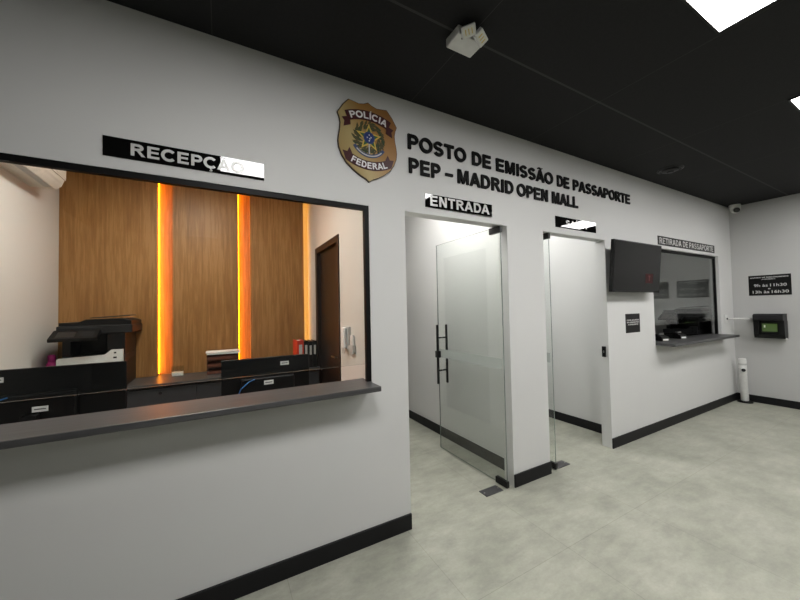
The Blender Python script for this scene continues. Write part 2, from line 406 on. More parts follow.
bm = B(); box(bm, K2b, K2b+.1, T, KY, 0, H); struct('wall_exit_corridor', bm, M_WALL)
bm = B(); box(bm, RX1, XC, KY, KY+.1, 0, H); struct('wall_corridor_end', bm, M_WALL)
# baseboards
def bb(name, x0, x1, y0, y1): bm = B(); box(bm, x0, x1, y0, y1, 0, .103, .0015, 1); struct(name, bm, M_BASE)
bb('baseboard_front', XL, D1a, -.013, 0); bb('baseboard_front.001', D1b, D2a, -.013, 0); bb('baseboard_front.002', D2b, XC, -.013, 0)
bb('baseboard_right', XC-.013, XC, YB, -.013)
bb('baseboard_corridor', K1b-.013, K1b, T, KY); bb('baseboard_corridor.001', K2b-.013, K2b, T, KY)
bb('baseboard_back', XL, XC-.013, YB, YB+.013); bb('baseboard_left', XL, XL+.013, YB+.013, -.013)

# ceiling panels
def panel(x, y, label, lamp, group, z=H, s=.6):
    t = thing('ceiling_light', label, 'ceiling light', (x, y, z), 0, group)
    bm = B(); h = s/2
    for a in ((-h, h, -h, -h+.012), (-h, h, h-.012, h), (-h, -h+.012, -h+.012, h-.012), (h-.012, h, -h+.012, h-.012)): box(bm, a[0], a[1], a[2], a[3], -.012, -.0005)
    obj('frame', bm, M_BLACK if z == H and lamp is M_LAMP else M_WHITEP, t)
    bm = B(); box(bm, -h+.012, h-.012, -h+.012, h-.012, -.009, -.0005); obj('diffuser', bm, lamp, t)
    return t
for x, l in ((.30, 'square white LED ceiling panel whose reflection whitens the end of the RECEPÇÃO sign'),
             (2.07, 'bright square LED ceiling panel at the top of the view, above the entrance side'),
             (3.92, 'square LED ceiling panel cut by the right edge of the view'),
             (5.76, 'square LED ceiling panel reflected in the SAÍDA sign')):
    panel(x, -1.57, l, M_LAMP, 'square LED panels in the black ceiling')
panel(1.62, .70, 'LED ceiling panel inside the entrance corridor', M_LAMPC, 'LED panels in the corridors', s=.5)
panel(3.05, 1.05, 'LED ceiling panel inside the exit corridor', M_LAMPC, 'LED panels in the corridors', s=.5)
for x, l in ((3.94, 'added square fill light panel, unseen behind the viewer, nearer the doors'), (5.76, 'added square fill light panel, unseen behind the viewer, nearer the right wall')):
    panel(x, -3.9, l, M_LAMP, 'square LED panels in the black ceiling')  # unseen rear row, added as fill light for the waiting room
panel(5.4, 2.4, 'dim LED ceiling panel inside the passport pick-up room', emis('dim_panel_light', (1, .99, .96), 2.5), None, s=.6)
panel(-.25, 1.05, 'warm LED ceiling panel inside the reception room', M_LAMPR, None, s=.5)

# ------------------------------------------------------------------ windows
def window(name, xa, xb, yg, zb, slots):
    r = sroot(name, (0, 0, 0))
    fw, fd = .030, .03
    bm = B(); y0, y1 = yg-fd/2, yg+fd/2
    box(bm, xa, xb, y0, y1, WT-fw, WT); box(bm, xa, xa+fw, y0, y1, WS+.03, WT-fw); box(bm, xb-fw, xb, y0, y1, WS+.03, WT-fw)
    obj('window_frame', bm, M_FRAME, r)
    bm = B(); box(bm, xa+fw, xb-fw, yg-.004, yg+.004, zb, WT-fw)
    bm.faces.ensure_lookup_table()
    for f in bm.faces:
        f.material_index = 0 if abs(f.normal.y) > .9 else 1
    obj('glass_pane', bm, [M_GLASS, M_GEDGEL], r)
window('window_1', W1a, W1b, .020, 1.130, 0)
window('window_2', W2a, W2b, .050, 1.215, 0)
def shelf(label, xa, xb, y0, y1):
    bm = B(); box(bm, xa, xb, y0, y1, WS+.0005, WS+.031, .004, 2)
    tag(obj('counter_shelf', bm, M_SHELF), label, 'shelf')
shelf('long dark grey woodgrain counter shelf under the reception window', W1a+.001, .848, -.158, .13)
shelf('shorter dark grey counter shelf under the passport pick-up window', W2a+.001, W2b-.001, -.19, .14)

# ------------------------------------------------------------------ glass doors
def glass_door(name, xl, handle):
    r = sroot(name, (xl, .012, 0)); L = .915; z0, z1 = .012, 2.15
    bm = B(); box(bm, -.005, .005, 0, L, z0, z1)
    for f in bm.faces: f.material_index = 0 if abs(f.normal.x) > .9 else 1
    obj('glass_leaf', bm, [M_DGLASS, M_GEDGE], r)
    bm = B(); box(bm, -.0062, -.0053, .02, L-.01, .962, 1.05); obj('frosted_band', bm, M_BAND, r, label='frosted horizontal film band across the glass')
    for nm, zz in (('bottom_patch_fitting', (.008, .058)), ('top_patch_fitting', (2.098, 2.153))):
        bm = B(); box(bm, -.015, .015, -.008, .118, zz[0], zz[1], .003); obj(nm, bm, M_BMETAL, r)
    if handle:
        for sgn in (-1, 1):
            bm = B(); x = sgn*.058; y = L-.062
            cyl(bm, (x, y, .695), (x, y, 1.305), .0125)
            for zz in (.83, 1.17): cyl(bm, (sgn*.006, y, zz), (x, y, zz), .008)
            obj('handle', bm, M_BMETAL, r, True)
        bm = B(); box(bm, -.062-.012, -.062+.03, L-.085, L-.035, .965, 1.035, .006); obj('lock_body', bm, M_BMETAL, r)
glass_door('door_1', 2.042, True)
glass_door('door_2', 2.652, False)
def plate(x0, x1, label, flip):
    t = thing('floor_spring_plate', label, 'floor plate', ((x0+x1)/2, .055, 0))
    hw = (x1-x0)/2
    bm = B(); box(bm, -hw, hw, -.045, .045, .0005, .006, .002); obj('cover_plate', bm, M_STEELD, t)
    for sx in (-1, 1):
        bm = B(); cyl(bm, (sx*(hw-.018), 0, .004), (sx*(hw-.018), 0, .0075), .006, n=12); obj('screw', bm, M_STEEL, t)
plate(1.815, 1.995, 'dark steel floor spring plate at the hinge of the entrance glass door', 0)
plate(2.685, 2.855, 'dark steel floor spring plate at the hinge of the exit glass door', 0)
t = thing('door_strike', 'small black lock strike on the right jamb of the exit doorway', 'lock', (D2b, .044, .99))
bm = B(); box(bm, -.014, 0, -.020, .020, -.055, .055, .004); obj('strike_body', bm, M_BMETAL, t)
bm = B(); box(bm, -.0155, -.0142, -.006, .006, -.012, .012); obj('strike_slot', bm, M_STEEL, t)

# ------------------------------------------------------------------ signs on the front wall
def words_of(texts):
    """one entry per word, so that each word is a piece of lettering of its own"""
    for (s, a0, a1, b0, b1, bold) in texts:
        ws = s.split(' ')
        if len(ws) == 1: yield (s, a0, a1, b0, b1, bold); continue
        if all(glyph(c) for c in s): wd = [glyph_run(q)[2]-glyph_run(q)[1] for q in ws]; gap = .50
        else:
            wd = []; gap = .34
            for q in ws:
                me = _rawtext(q, bold); xs = [v.co.x for v in me.vertices]; wd.append(max(xs)-min(xs)); bpy.data.meshes.remove(me)
        k = (a1-a0)/(sum(wd)+gap*(len(ws)-1)); x = a0
        for q, w_ in zip(ws, wd): yield (q, x, x+w_*k, b0, b1, bold); x += (w_+gap)*k
def sign(label, x0, x1, z0, z1, texts, mat=None, letm=None, th=.004, M=FRONT, off=None):
    """origin at the lower left on the wall"""
    t = thing('sign', label, 'sign')
    t.matrix_world = off if off is not None else Matrix.Translation((x0, 0, z0))
    w_, h_ = x1-x0, z1-z0
    bm = B(); vs = box(bm, 0, w_, 0, h_, .0005, th); xf(vs, M); obj('sign_board', bm, mat or M_SIGN, t)
    for (s, a0, a1, b0, b1, bold) in words_of(texts):
        bm = B(); text_into(bm, s, a0, a1, b0, b1, th+.0003, th+.0012, M, bold); obj('lettering', bm, letm or M_LET, t)
    return t
sign('long glossy black RECEPÇÃO sign above the reception window', -.467, .22, 2.212, 2.305, [('RECEPÇÃO', .101, .585, .019, .077, .035)])
se = sign('glossy black ENTRADA sign above the first doorway', 1.294, 1.932, 2.208, 2.305, [('ENTRADA', .042, .608, .014, .090, .035)])
se.rotation_euler = (0, 0, R_(-.85))
sign('glossy black SAÍDA sign above the second doorway', 2.735, 3.375, 2.214, 2.317, [('SAÍDA', .155, .485, .024, .078, .035)])
sign('black RETIRADA DE PASSAPORTE sign above the pick-up window', 4.648, 6.302, 2.196, 2.306, [('RETIRADA DE PASSAPORTE', .04, 1.61, .017, .093, .02)])
sign('small matt black notice with three white text lines under the television', 3.868, 4.159, 1.166, 1.375,
     [('FAVOR AGUARDAR', .02, .271, .132, .146, .03), ('SER CHAMADO PELO', .02, .271, .108, .122, .03), ('ATENDENTE', .04, .251, .084, .098, .03)], M_SIGNM, M_LET)
# raised lettering
def letters(label, words, z0, z1):
    t = thing('wall_lettering', label, 'lettering', (words[0][1], 0, z0), 0, 'raised black letters above the doorways')
    ox = words[0][1]
    for s, a0, a1 in words:
        if s == '–':
            bm = B(); vs = box(bm, a0-ox, a1-ox, .036, .055, .0005, .014); xf(vs, FRONT); obj('dash', bm, M_BLK3, t); continue
        run, x0, x1 = glyph_run(s, .22)
        for ch, ps in run:
            bm = B()
            for k, p in enumerate(ps): prism(bm, [((a-x0)/(x1-x0)*(a1-a0)+a0-ox, b*(z1-z0)) for a, b in p], .0005, .014, FRONT)
            bmesh.ops.remove_doubles(bm, verts=bm.verts, dist=.00005)
            obj('letter', bm, M_BLK3, t)
letters('raised black wall lettering reading POSTO DE EMISSÃO DE PASSAPORTE', [('POSTO', 1.157, 1.678), ('DE', 1.741, 1.935), ('EMISSÃO', 1.997, 2.712), ('DE', 2.775, 2.950), ('PASSAPORTE', 3.015, 4.035)], 2.600, 2.705)
letters('raised black wall lettering reading PEP – MADRID OPEN MALL', [('PEP', 1.163, 1.43), ('–', 1.476, 1.545), ('MADRID', 1.592, 2.187), ('OPEN', 2.232, 2.631), ('MALL', 2.696, 3.078)], 2.430, 2.537)

# shield emblem
def gold():
    mt, nt, b = newmat('brushed_gold_print'); v = coords(nt, (1, 1, 1))
    sx = nt.nodes.new('ShaderNodeSeparateXYZ'); nt.links.new(v, sx.inputs[0])
    a = nt.nodes.new('ShaderNodeMath'); a.operation = 'MULTIPLY_ADD'; nt.links.new(sx.outputs[0], a.inputs[0]); a.inputs[1].default_value = 1.1; a.inputs[2].default_value = .5
    c = nt.nodes.new('ShaderNodeMath'); c.operation = 'MULTIPLY_ADD'; nt.links.new(sx.outputs[2], c.inputs[0]); c.inputs[1].default_value = .55; nt.links.new(a.outputs[0], c.inputs[2])
    nt.links.new(ramp(nt, c.outputs[0], [(.2, (.30, .20, .07)), (.38, (.44, .34, .15)), (.55, (.36, .19, .05)), (.8, (.27, .12, .035))]), b.inputs['Base Color'])
    b.inputs['Roughness'].default_value = .35; return mt
M_GOLD = gold(); M_MAROON = solid('maroon_ribbon', (.050, .005, .008), .4); M_NAVY = solid('navy_disc', (.012, .035, .16), .35)
M_LEAF = solid('green_foliage_print', (.028, .052, .014), .5); M_LEAF2 = solid('olive_foliage_print', (.075, .065, .018), .5)
M_STARG = solid('star_green', (.03, .11, .03), .4); M_STARY = solid('star_yellow', (.62, .44, .08), .4); M_BLUER = solid('blue_ribbon', (.045, .07, .16), .4)
M_EDGE = solid('brown_shield_edge', (.035, .018, .008), .5); M_REDP = solid('red_print', (.25, .02, .015), .4)
t = thing('wall_emblem', 'gold shield emblem with maroon ribbons reading POLÍCIA FEDERAL', 'emblem', (.857, 0, 2.575))
half = [(0, .262), (.028, .247), (.062, .238), (.10, .243), (.136, .248), (.175, .205), (.212, .146), (.200, .115), (.194, .085), (.197, .045), (.206, 0), (.210, -.035), (.206, -.075), (.186, -.125), (.155, -.168), (.112, -.204), (.06, -.235), (.025, -.25), (0, -.268)]
outline = half + [(-a, b) for a, b in half[-2:0:-1]]
bm = B(); prism(bm, outline, .0005, .010, FRONT); obj('shield_edge', bm, M_EDGE, t)
inner = [(a*.975, b*.978) for a, b in outline]
bm = B(); prism(bm, inner, .010, .014, FRONT); obj('shield_face', bm, M_GOLD, t)
def arcband(bm, r, cx, cz, a0, a1, hw, d0, d1, n=24):
    P = []
    for k in range(n+1):
        a = a0+(a1-a0)*k/n; P.append((cx+(r+hw)*math.sin(a), cz+(r+hw)*math.cos(a)))
    for k in range(n, -1, -1):
        a = a0+(a1-a0)*k/n; P.append((cx+(r-hw)*math.sin(a), cz+(r-hw)*math.cos(a)))
    # quads rather than one concave n-gon
    for k in range(n):
        prism(bm, [P[k], P[k+1], P[2*n-k], P[2*n+1-k]], d0, d1, FRONT)
def bent_text(bm, s, r, cx, cz, a0, a1, h, d0, d1, bold, flip=False):
    tb = B(); text_into(tb, s, 0, 1, 0, 1, d0, d1, Matrix.Identity(4), bold)
    for v in tb.verts:
        a = a0+(a1-a0)*v.co.x; q = (v.co.y-.5)*h
        rr = r+q if not flip else r-q
        v.co = Vector((cx+rr*math.sin(a), -v.co.z, cz+rr*math.cos(a)))
    me = bpy.data.meshes.new('t'); tb.to_mesh(me); tb.free(); bm.from_mesh(me); bpy.data.meshes.remove(me)
bm = B(); rt = .36; ct = .168-rt; at = math.asin(.150/rt)
arcband(bm, rt, 0, ct, -at, at, .031, .014, .018)
for s in (-1, 1): prism(bm, [(s*.128, .136), (s*.182, .118), (s*.166, .098), (s*.172, .062), (s*.125, .082)][::s], .0135, .0165, FRONT)
obj('top_ribbon', bm, M_MAROON, t)
bm = B(); bent_text(bm, 'POLÍCIA', rt, 0, ct, -at*.86, at*.88, .043, .0185, .0195, .03); obj('top_lettering', bm, M_LETW, t)
bm = B(); rb = .30; cb = -.160+rb; ab = math.asin(.142/rb)
arcband(bm, rb, 0, cb, PI+ab, PI-ab, .029, .014, .018)
for s in (-1, 1): prism(bm, [(s*.142, -.142), (s*.118, -.098), (s*.135, -.065), (s*.150, -.095), (s*.180, -.092), (s*.160, -.150)][::s], .0135, .0165, FRONT)
obj('bottom_ribbon', bm, M_MAROON, t)
bm = B(); bent_text(bm, 'FEDERAL', rb, 0, cb, PI+ab*.84, PI-ab*.86, .042, .0185, .0195, .03, True); obj('bottom_lettering', bm, M_LETW, t)
random.seed(4)
cz0 = .022
for nm, mt, ph in (('coffee_branch', M_LEAF, 0), ('tobacco_branch', M_LEAF2, .07)):
    bm = B()
    for k in range(46):
        a = ph+k*2*PI/46; rr = .086+random.uniform(-.020, .020); c_, s_ = rr*math.sin(a), cz0+rr*math.cos(a)
        an = a+random.uniform(.4, 1.3); l, w2 = .022, .008
        d = (math.sin(an), math.cos(an)); n_ = (d[1], -d[0]); z = .0145+random.uniform(0, .0015)+(.0004 if ph else 0)
        prism(bm, [(c_-d[0]*l, s_-d[1]*l), (c_+n_[0]*w2, s_+n_[1]*w2), (c_+d[0]*l, s_+d[1]*l), (c_-n_[0]*w2, s_-n_[1]*w2)], .014, z+.001, FRONT)
    o = obj(nm, bm, mt, t)
def star(bm, cx, cz, R, r, n, d0, d1, rot=0):
    for k in range(n):
        a = rot+k*2*PI/n; b1 = a-PI/n; b2 = a+PI/n
        prism(bm, [(cx, cz), (cx+r*math.sin(b1), cz+r*math.cos(b1)), (cx+R*math.sin(a), cz+R*math.cos(a)), (cx+r*math.sin(b2), cz+r*math.cos(b2))], d0, d1, FRONT)
bm = B(); star(bm, 0, cz0, .094, .040, 5, .0178, .0183); obj('yellow_star', bm, M_STARY, t)
bm = B(); star(bm, 0, cz0, .070, .030, 5, .0184, .0187); obj('green_star', bm, M_STARG, t)
bm = B(); cyl(bm, (0, -.0187, cz0), (0, -.0198, cz0), .040, n=32); obj('silver_ring', bm, M_BLUER, t)
bm = B(); cyl(bm, (0, -.0199, cz0), (0, -.0208, cz0), .034, n=32); obj('blue_disc', bm, M_NAVY, t)
bm = B()
for a, b in ((0, .018), (0, -.02), (-.014, 0), (.013, .004), (.004, -.006)): star(bm, a, cz0+b, .0065, .0028, 5, .0209, .0214)
obj('small_star', bm, M_LETW, t, label='five small white stars on the blue disc')
bm = B(); arcband(bm, .122, 0, cz0+.003, PI+1.0, PI-1.0, .011, .0165, .0185); obj('blue_ribbon', bm, M_BLUER, t)
bm = B(); arcband(bm, .122, 0, cz0+.003, PI+.8, PI-.8, .004, .0186, .019); obj('ribbon_writing_band', bm, M_LET, t)
bm = B(); prism(bm, [(-.004, cz0-.105), (.004, cz0-.105), (.004, cz0-.04), (-.004, cz0-.04)], .0179, .0186, FRONT); obj('sword', bm, M_GREYP, t)

# ------------------------------------------------------------------ television
x0, w_ = 3.42, .95
tvh = math.hypot(.525, .044)
t = thing('wall_television', 'black flat television tilted down on the wall left of the pick-up window', 'television', (x0+w_/2, -.112, 1.606))
tilt = math.atan2(.044, .525)
TM = Matrix.Rotation(tilt, 4, 'X')
bm = B(); box(bm, -w_/2, w_/2, 0, .035, 0, tvh, .004, mat=TM); obj('housing', bm, M_BLACK, t)
bm = B(); box(bm, -w_/2+.012, w_/2-.012, -.0025, 0, .018, tvh-.012, mat=TM); scr = obj('screen', bm, M_SCREEN, t)
M_DRED = solid('dark_red_square', (.030, .003, .004), .5, spec=.2); M_DPINK = solid('pale_red_figure', (.10, .02, .02), .5)
bm = B(); box(bm, .150, .310, -.0035, -.0026, .10, .205, mat=TM); red_sq = obj('mark', bm, M_DRED, scr, label='dark red square mark on the screen')  # dark red square laid flat on the screen, pale figure inside
bm = B(); box(bm, .220, .240, -.0045, -.0036, .125, .165, mat=TM); box(bm, .210, .250, -.0045, -.0036, .165, .185, mat=TM); obj('inner_mark', bm, M_DPINK, scr)
bm = B(); box(bm, -.2, .2, .036, .112, .17, .36, mat=None); obj('wall_bracket', bm, M_BMETAL, t)
bm = B(); box(bm, -.28, .28, .035, .062, .08, .40, .01, mat=TM); obj('back_housing', bm, M_BLACK, t)

# ------------------------------------------------------------------ right wall
def side_off(y, z): return Matrix.Translation((XC, y, z))
sign('black opening hours sign on the right wall above the green screen terminal', 0, .418, 0, .293,
     [('HORÁRIO DE FUNCIONAMENTO', .02, .395, .252, .268, .03), ('ATENDIMENTO', .135, .27, .226, .240, .03), ('9h às 11h30', .055, .375, .126, .166, .012), ('e', .195, .22, .086, .110, .01), ('13h às 16h30', .04, .392, .031, .071, .012)],
     M_SIGNM, M_LET, M=SIDE, off=side_off(-.180, 1.57))
sign('second black notice on the right wall, nearer the viewer, seen reflected in the pick-up window', 0, .418, 0, .293,
     [('HORÁRIO DE ATENDIMENTO', .02, .395, .252, .268, .03), ('8h às 12h', .07, .34, .128, .162, .012), ('14h às 17h', .04, .38, .053, .087, .012)],
     M_SIGNM, M_LET, M=SIDE, off=side_off(-.715, 1.57))
t = thing('wall_terminal', 'black wall-mounted box with a recessed green screen on the right wall', 'terminal', (XC, -.395, .96))
bm = B(); pr = [(0, 0), (.13, 0), (.145, .02), (.165, .24), (.20, .27), (.205, .33), (.17, .345), (0, .345)]   # profile (out of wall, z)
# housing as walls around a recess
LM = Matrix(((0, 0, -1, 0), (0, 1, 0, 0), (1, 0, 0, 0), (0, 0, 0, 1)))
def profbox(bm, poly, y0, y1):
    va = [bm.verts.new((-a, y0, b)) for a, b in poly]; vb = [bm.verts.new((-a, y1, b)) for a, b in poly]
    n = len(poly); bm.faces.new(va); bm.faces.new(vb[::-1])
    for k in range(n): bm.faces.new((va[k], vb[k], vb[(k+1) % n], va[(k+1) % n]))
profbox(bm, [(0, 0), (.12, 0), (.14, .05), (.15, .25), (0, .25)], -.150, -.095)
profbox(bm, [(0, 0), (.12, 0), (.14, .05), (.15, .25), (0, .25)], .095, .150)
profbox(bm, [(0, 0), (.12, 0), (.135, .05), (0, .05)], -.095, .095)
profbox(bm, [(0, .05), (.10, .05), (.10, .25), (0, .25)], -.095, .095)
obj('housing', bm, M_BLACK, t)
bm = B(); profbox(bm, [(0, .25), (.165, .25), (.185, .27), (.185, .325), (.15, .345), (0, .345)], -.146, .146); obj('lid', bm, M_DARK, t)
bm = B(); profbox(bm, [(.1005, .095), (.108, .095), (.108, .205), (.1005, .205)], -.072, .072); obj('screen', bm, emis('green_screen_glow', (.14, .30, .02), .22), t)
bm = B(); profbox(bm, [(.1085, .15), (.1095, .15), (.1095, .185), (.1085, .185)], .040, .055); obj('display_icon', bm, M_LETW, t)
bm = B(); profbox(bm, [(.10, -.012), (.13, -.012), (.13, .012), (.10, .012)], -.165, -.151); obj('side_clip', bm, M_WHITEP, t)
t = thing('wall_outlet', 'small white outlet plate in the corner, white conduit running from it', 'outlet', (6.60, 0, 1.235))
bm = B(); box(bm, -.045, .045, -.010, -.0005, -.06, .06, .003); obj('plate', bm, M_WHITEP, t)
bm = B(); cyl(bm, (.02, -.010, 0), (.02, -.022, 0), .012); obj('socket', bm, M_BLACK, t)
bm = B(); tube(bm, [(6.62, -.023, 1.235), (6.66, -.05, 1.235), (6.84, -.235, 1.235)], .012)
tag(obj('conduit', bm, M_WHITEP), 'thin pale conduit from the corner outlet to the black wall terminal', 'conduit')
# white floor column
t = thing('floor_dispenser', 'slim white cylindrical stand on a black base in the far corner', 'stand', (6.80, -.115, 0))
LT = Matrix.Rotation(R_(-3.5), 4, 'Y')
bm = B(); lathe(bm, [(.085, .0005), (.085, .018), (.078, .024), (.03, .026)], 32); obj('base', bm, M_BLACK, t, True)
bm = B(); lathe(bm, [(.040, .026), (.043, .035), (.043, .50), (.045, .505), (.045, .515), (.043, .52), (.043, .63), (.040, .645), (.02, .650)], 32, Matrix.Translation((0,0,0)) @ LT); obj('column', bm, M_WHITEP, t, True)
bm = B(); cyl(bm, (-.065, -.016, .48), (-.080, -.020, .48), .023, n=20); obj('dispensing_knob', bm, M_DARK, t, True)
bm = B(); lathe(bm, [(.0435, .555), (.0445, .557), (.0445, .575), (.0435, .577)], 32, LT); obj('label_band', bm, M_GREYP, t, True)
# cctv
t = thing('security_camera', 'small white dome security camera in the ceiling corner', 'security camera', (6.80, -.10, H)); t.scale = (1.35, 1.35, 1.35)
bm = B(); lathe(bm, [(.045, -.0005), (.05, -.004), (.05, -.03), (.046, -.036), (.02, -.037)], 28); obj('mount', bm, M_WHITEP, t, True)
bm = B(); bmesh.ops.create_uvsphere(bm, u_segments=24, v_segments=14, radius=.043); xf(bm.verts, Matrix.Translation((-.005, -.008, -.055))); obj('ball', bm, M_WHITEP, t, True)
bm = B(); d = Vector((-.8, -.45, -.35)).normalized(); p = Vector((-.005, -.008, -.055)); cyl(bm, p+d*.030, p+d*.047, .027, n=24); obj('lens', bm, M_BLACKG, t, True)
# emergency light
t = thing('emergency_light', 'white twin-head emergency light on the black ceiling', 'emergency light', (1.17, -.608, H))
bm = B(); box(bm, -.085, .085, -.055, .055, -.048, -.0005, .006); obj('housing', bm, M_WHITEP, t)
bm = B(); cyl(bm, (-.045, -.035, -.0475), (-.045, -.035, -.0495), .006, n=12); obj('indicator', bm, M_BLACK, t)
M_LENS = solid('lamp_lens_plastic', (.75, .76, .68), .15)
for hx, hy, nrm, rx in ((-.052, -.092, (-.35, -.55, -.75), -.25), (.030, -.090, (.0, -.62, -.78), .45)):
    q = (-Vector(nrm)).to_track_quat('Z', 'Y').to_matrix().to_4x4()
    HM = Matrix.Translation((hx, hy, -.055)) @ q @ Matrix.Rotation(rx, 4, 'Z')
    bm = B(); box(bm, -.036, .036, -.026, .026, -.014, .014, .004, mat=HM); hd = obj('lamp_head', bm, M_WHITEP, t)
    bm = B(); box(bm, -.030, .030, -.020, .020, -.0165, -.0142, mat=HM); obj('lamp_lens', bm, M_LENS, hd)
    for k_ in (-.016, 0, .016):
        bm = B(); box(bm, k_-.002, k_+.002, -.012, .012, -.0185, -.0166, mat=HM); obj('led_row', bm, M_STARY, hd)
    bm = B(); cyl(bm, (hx*.8, -.056, -.030), (hx, -.085, -.042), .009, n=12); obj('bracket', bm, M_GREYP, t)
# ceiling diffuser
t = thing('ceiling_diffuser', 'round black air diffuser on the ceiling near the far end', 'air diffuser', (4.315, -.285, H))
bm = B(); lathe(bm, [(.115, -.0005), (.118, -.006), (.10, -.014), (.095, -.012), (.09, -.004)], 36); obj('outer_ring', bm, M_DARK, t, True)
bm = B(); lathe(bm, [(.075, -.005), (.078, -.018), (.06, -.026), (.03, -.027)], 36); obj('middle_cone', bm, M_DARK, t, True)
bm = B(); lathe(bm, [(.02, -.0275), (.035, -.028), (.03, -.038), (.01, -.039)], 24); obj('centre_cap', bm, M_DARK, t, True)

# ------------------------------------------------------------------ reception room
PF = 2.40
def woodpanel(label, xa, xb):
    bm = B(); box(bm, xa, xb, PF, RY-.001, 0.812, H-.001, .002, 1); o = obj('wood_panel', bm, M_WOOD); tag(o, label, 'wall panel', 'wood wall panels in reception'); return o
PX = ((RX0+.001, -.589), (-.455, .196), (.326, .964))
woodpanel('left wood wall panel, behind the black printer', *PX[0])
woodpanel('middle wood wall panel between the two glowing orange grooves', *PX[1])
woodpanel('right wood wall panel beside the dark brown door', *PX[2])
bm = B(); box(bm, RX0+.001, .972, RY, RY+.019, .812, H-.001)
tag(obj('backing_board', bm, M_WOOD), 'wood backing board seen glowing orange inside the grooves between panels', 'wall panel')
def led(x, label, mt=None):
    t = thing('led_strip', label, 'LED strip', (x, PF, 0), 0, 'orange LED strips between wood panels')
    bm = B(); box(bm, .0005, .003, .050, .096, .83, H-.02); obj('aluminium_channel', bm, M_STEELD, t)
    bm = B(); box(bm, .0035, .007, .052, .092, .83, H-.02); obj('light_tape', bm, mt or M_LEDM, t)
led(PX[0][1], 'left glowing orange LED strip, in the groove nearest the printer')
led(PX[1][1], 'middle glowing orange LED strip in the wood wall')
led(PX[2][1], 'right orange LED strip, on the panel edge, glowing onto the side wall', emis('amber_led_edge_strip', (1.0, .42, .05), LED*.24))
# door in the right wall of reception
r = sroot('door_3', (RX1, 0, 0))
bm = B(); a, b, _, h = DOOR
fx0, fx1 = -.012, .066
box(bm, fx0, fx1, a-.06, a+.012, 0, h+.055); box(bm, fx0, fx1, b-.012, b+.06, 0, h+.055); box(bm, fx0, fx1, a+.012, b-.012, h-.012, h+.055)
obj('door_frame', bm, M_BROWNF, r)
bm = B(); box(bm, .030, .062, a+.013, b-.013, .005, h-.013); obj('door_leaf', bm, M_BROWN, r)
bm = B(); tube(bm, [(.029, a+.06, 1.0), (-.02, a+.06, 1.0), (-.02, a+.18, 1.0)], .009); obj('door_handle', bm, M_STEEL, r, True)
# intercom and remote on the wall
t = thing('intercom', 'white wall intercom handset beside the dark brown door', 'intercom', (RX1, .96, 1.225))
bm = B(); box(bm, -.025, -.0005, -.085, .085, -.105, .105, .006); obj('base', bm, M_GREYP, t)
bm = B(); box(bm, -.055, -.026, -.05, .03, -.095, .095, .010); obj('handset', bm, M_LETW, t)
bm = B(); tube(bm, [(-.04, 0, -.09), (-.05, .02, -.14), (-.03, .03, -.155), (-.015, .025, -.10)], .004); obj('cord', bm, M_GREYP, t, True)
t = thing('remote_control', 'white remote control in a wall holder right of the intercom', 'remote control', (RX1, .81, 1.175))
bm = B(); box(bm, -.03, -.0005, -.048, .048, -.08, -.01, .004); obj('holder', bm, M_GREYP, t)
bm = B(); box(bm, -.022, -.004, -.035, .035, -.009, .08, .004); obj('remote_body', bm, M_LETW, t)
# air conditioner on the left wall
t = thing('air_conditioner', 'white split air conditioner high on the left wall of reception', 'air conditioner', (RX0, 1.86, 2.55))
def acprof(s=1): return [(0, .0), (.15, .0), (.185, .03), (.205, .09), (.21, .15), (.21, .27), (.19, .295), (0, .295)]
def wallprof(bm, poly, y0, y1):
    va = [bm.verts.new((a, y0, b)) for a, b in poly]; vb = [bm.verts.new((a, y1, b)) for a, b in poly]
    n = len(poly); bm.faces.new(va); bm.faces.new(vb[::-1])
    for k in range(n): bm.faces.new((va[k], vb[k], vb[(k+1) % n], va[(k+1) % n]))
bm = B(); wallprof(bm, acprof(), -.86, 0); obj('body', bm, M_CREAMP, t, True)
bm = B(); wallprof(bm, [(.155, -.002), (.20, .055), (.196, .058), (.15, .002)], -.82, -.05); obj('louvre', bm, M_CREAMP, t)
bm = B(); wallprof(bm, [(.205, .085), (.2125, .085), (.2125, .10), (.211, .10)], -.86, 0.0); wallprof(bm, [(.2, .10), (.215, .10), (.215, .27), (.2, .285)], -.855, -.005); obj('front_cover', bm, M_CREAMP, t, True)
bm = B(); wallprof(bm, [(.10, -.003), (.145, -.003), (.145, 0), (.10, 0)], -.82, -.05); obj('air_slot', bm, M_GREYP, t)
# back counter
t = thing('storage_counter', 'dark grey counter with drawers along the wood wall', 'counter', (-.2, 2.17, 0))
x0c, x1c = RX0+.002+.2, RX1-.002+.2
bm = B(); box(bm, x0c, x1c, -.20, .328, .0, .785); obj('body', bm, M_DGREY, t)
bm = B(); box(bm, x0c, x1c, -.245, .328, .786, .81, .002); obj('worktop', bm, M_SHELF, t)
xs = [-1.36, -.80, -.206, .39, 1.03]
for a, b in zip(xs, xs[1:]):
    for z0, z1 in ((.56, .765), (.32, .55), (.06, .31)):
        bm = B(); box(bm, a+.2+.003, b+.2-.003, -.222, -.201, z0, z1, .002, 1); dr = obj('drawer', bm, M_DGREY, t)
        bm = B(); cyl(bm, ((a+b)/2+.2, -.2225, z0+.16 if z1 > .7 else z0+.15), ((a+b)/2+.2, -.240, z0+.16 if z1 > .7 else z0+.15), .012, .015, 16); obj('knob', bm, M_BLACK, dr, True)
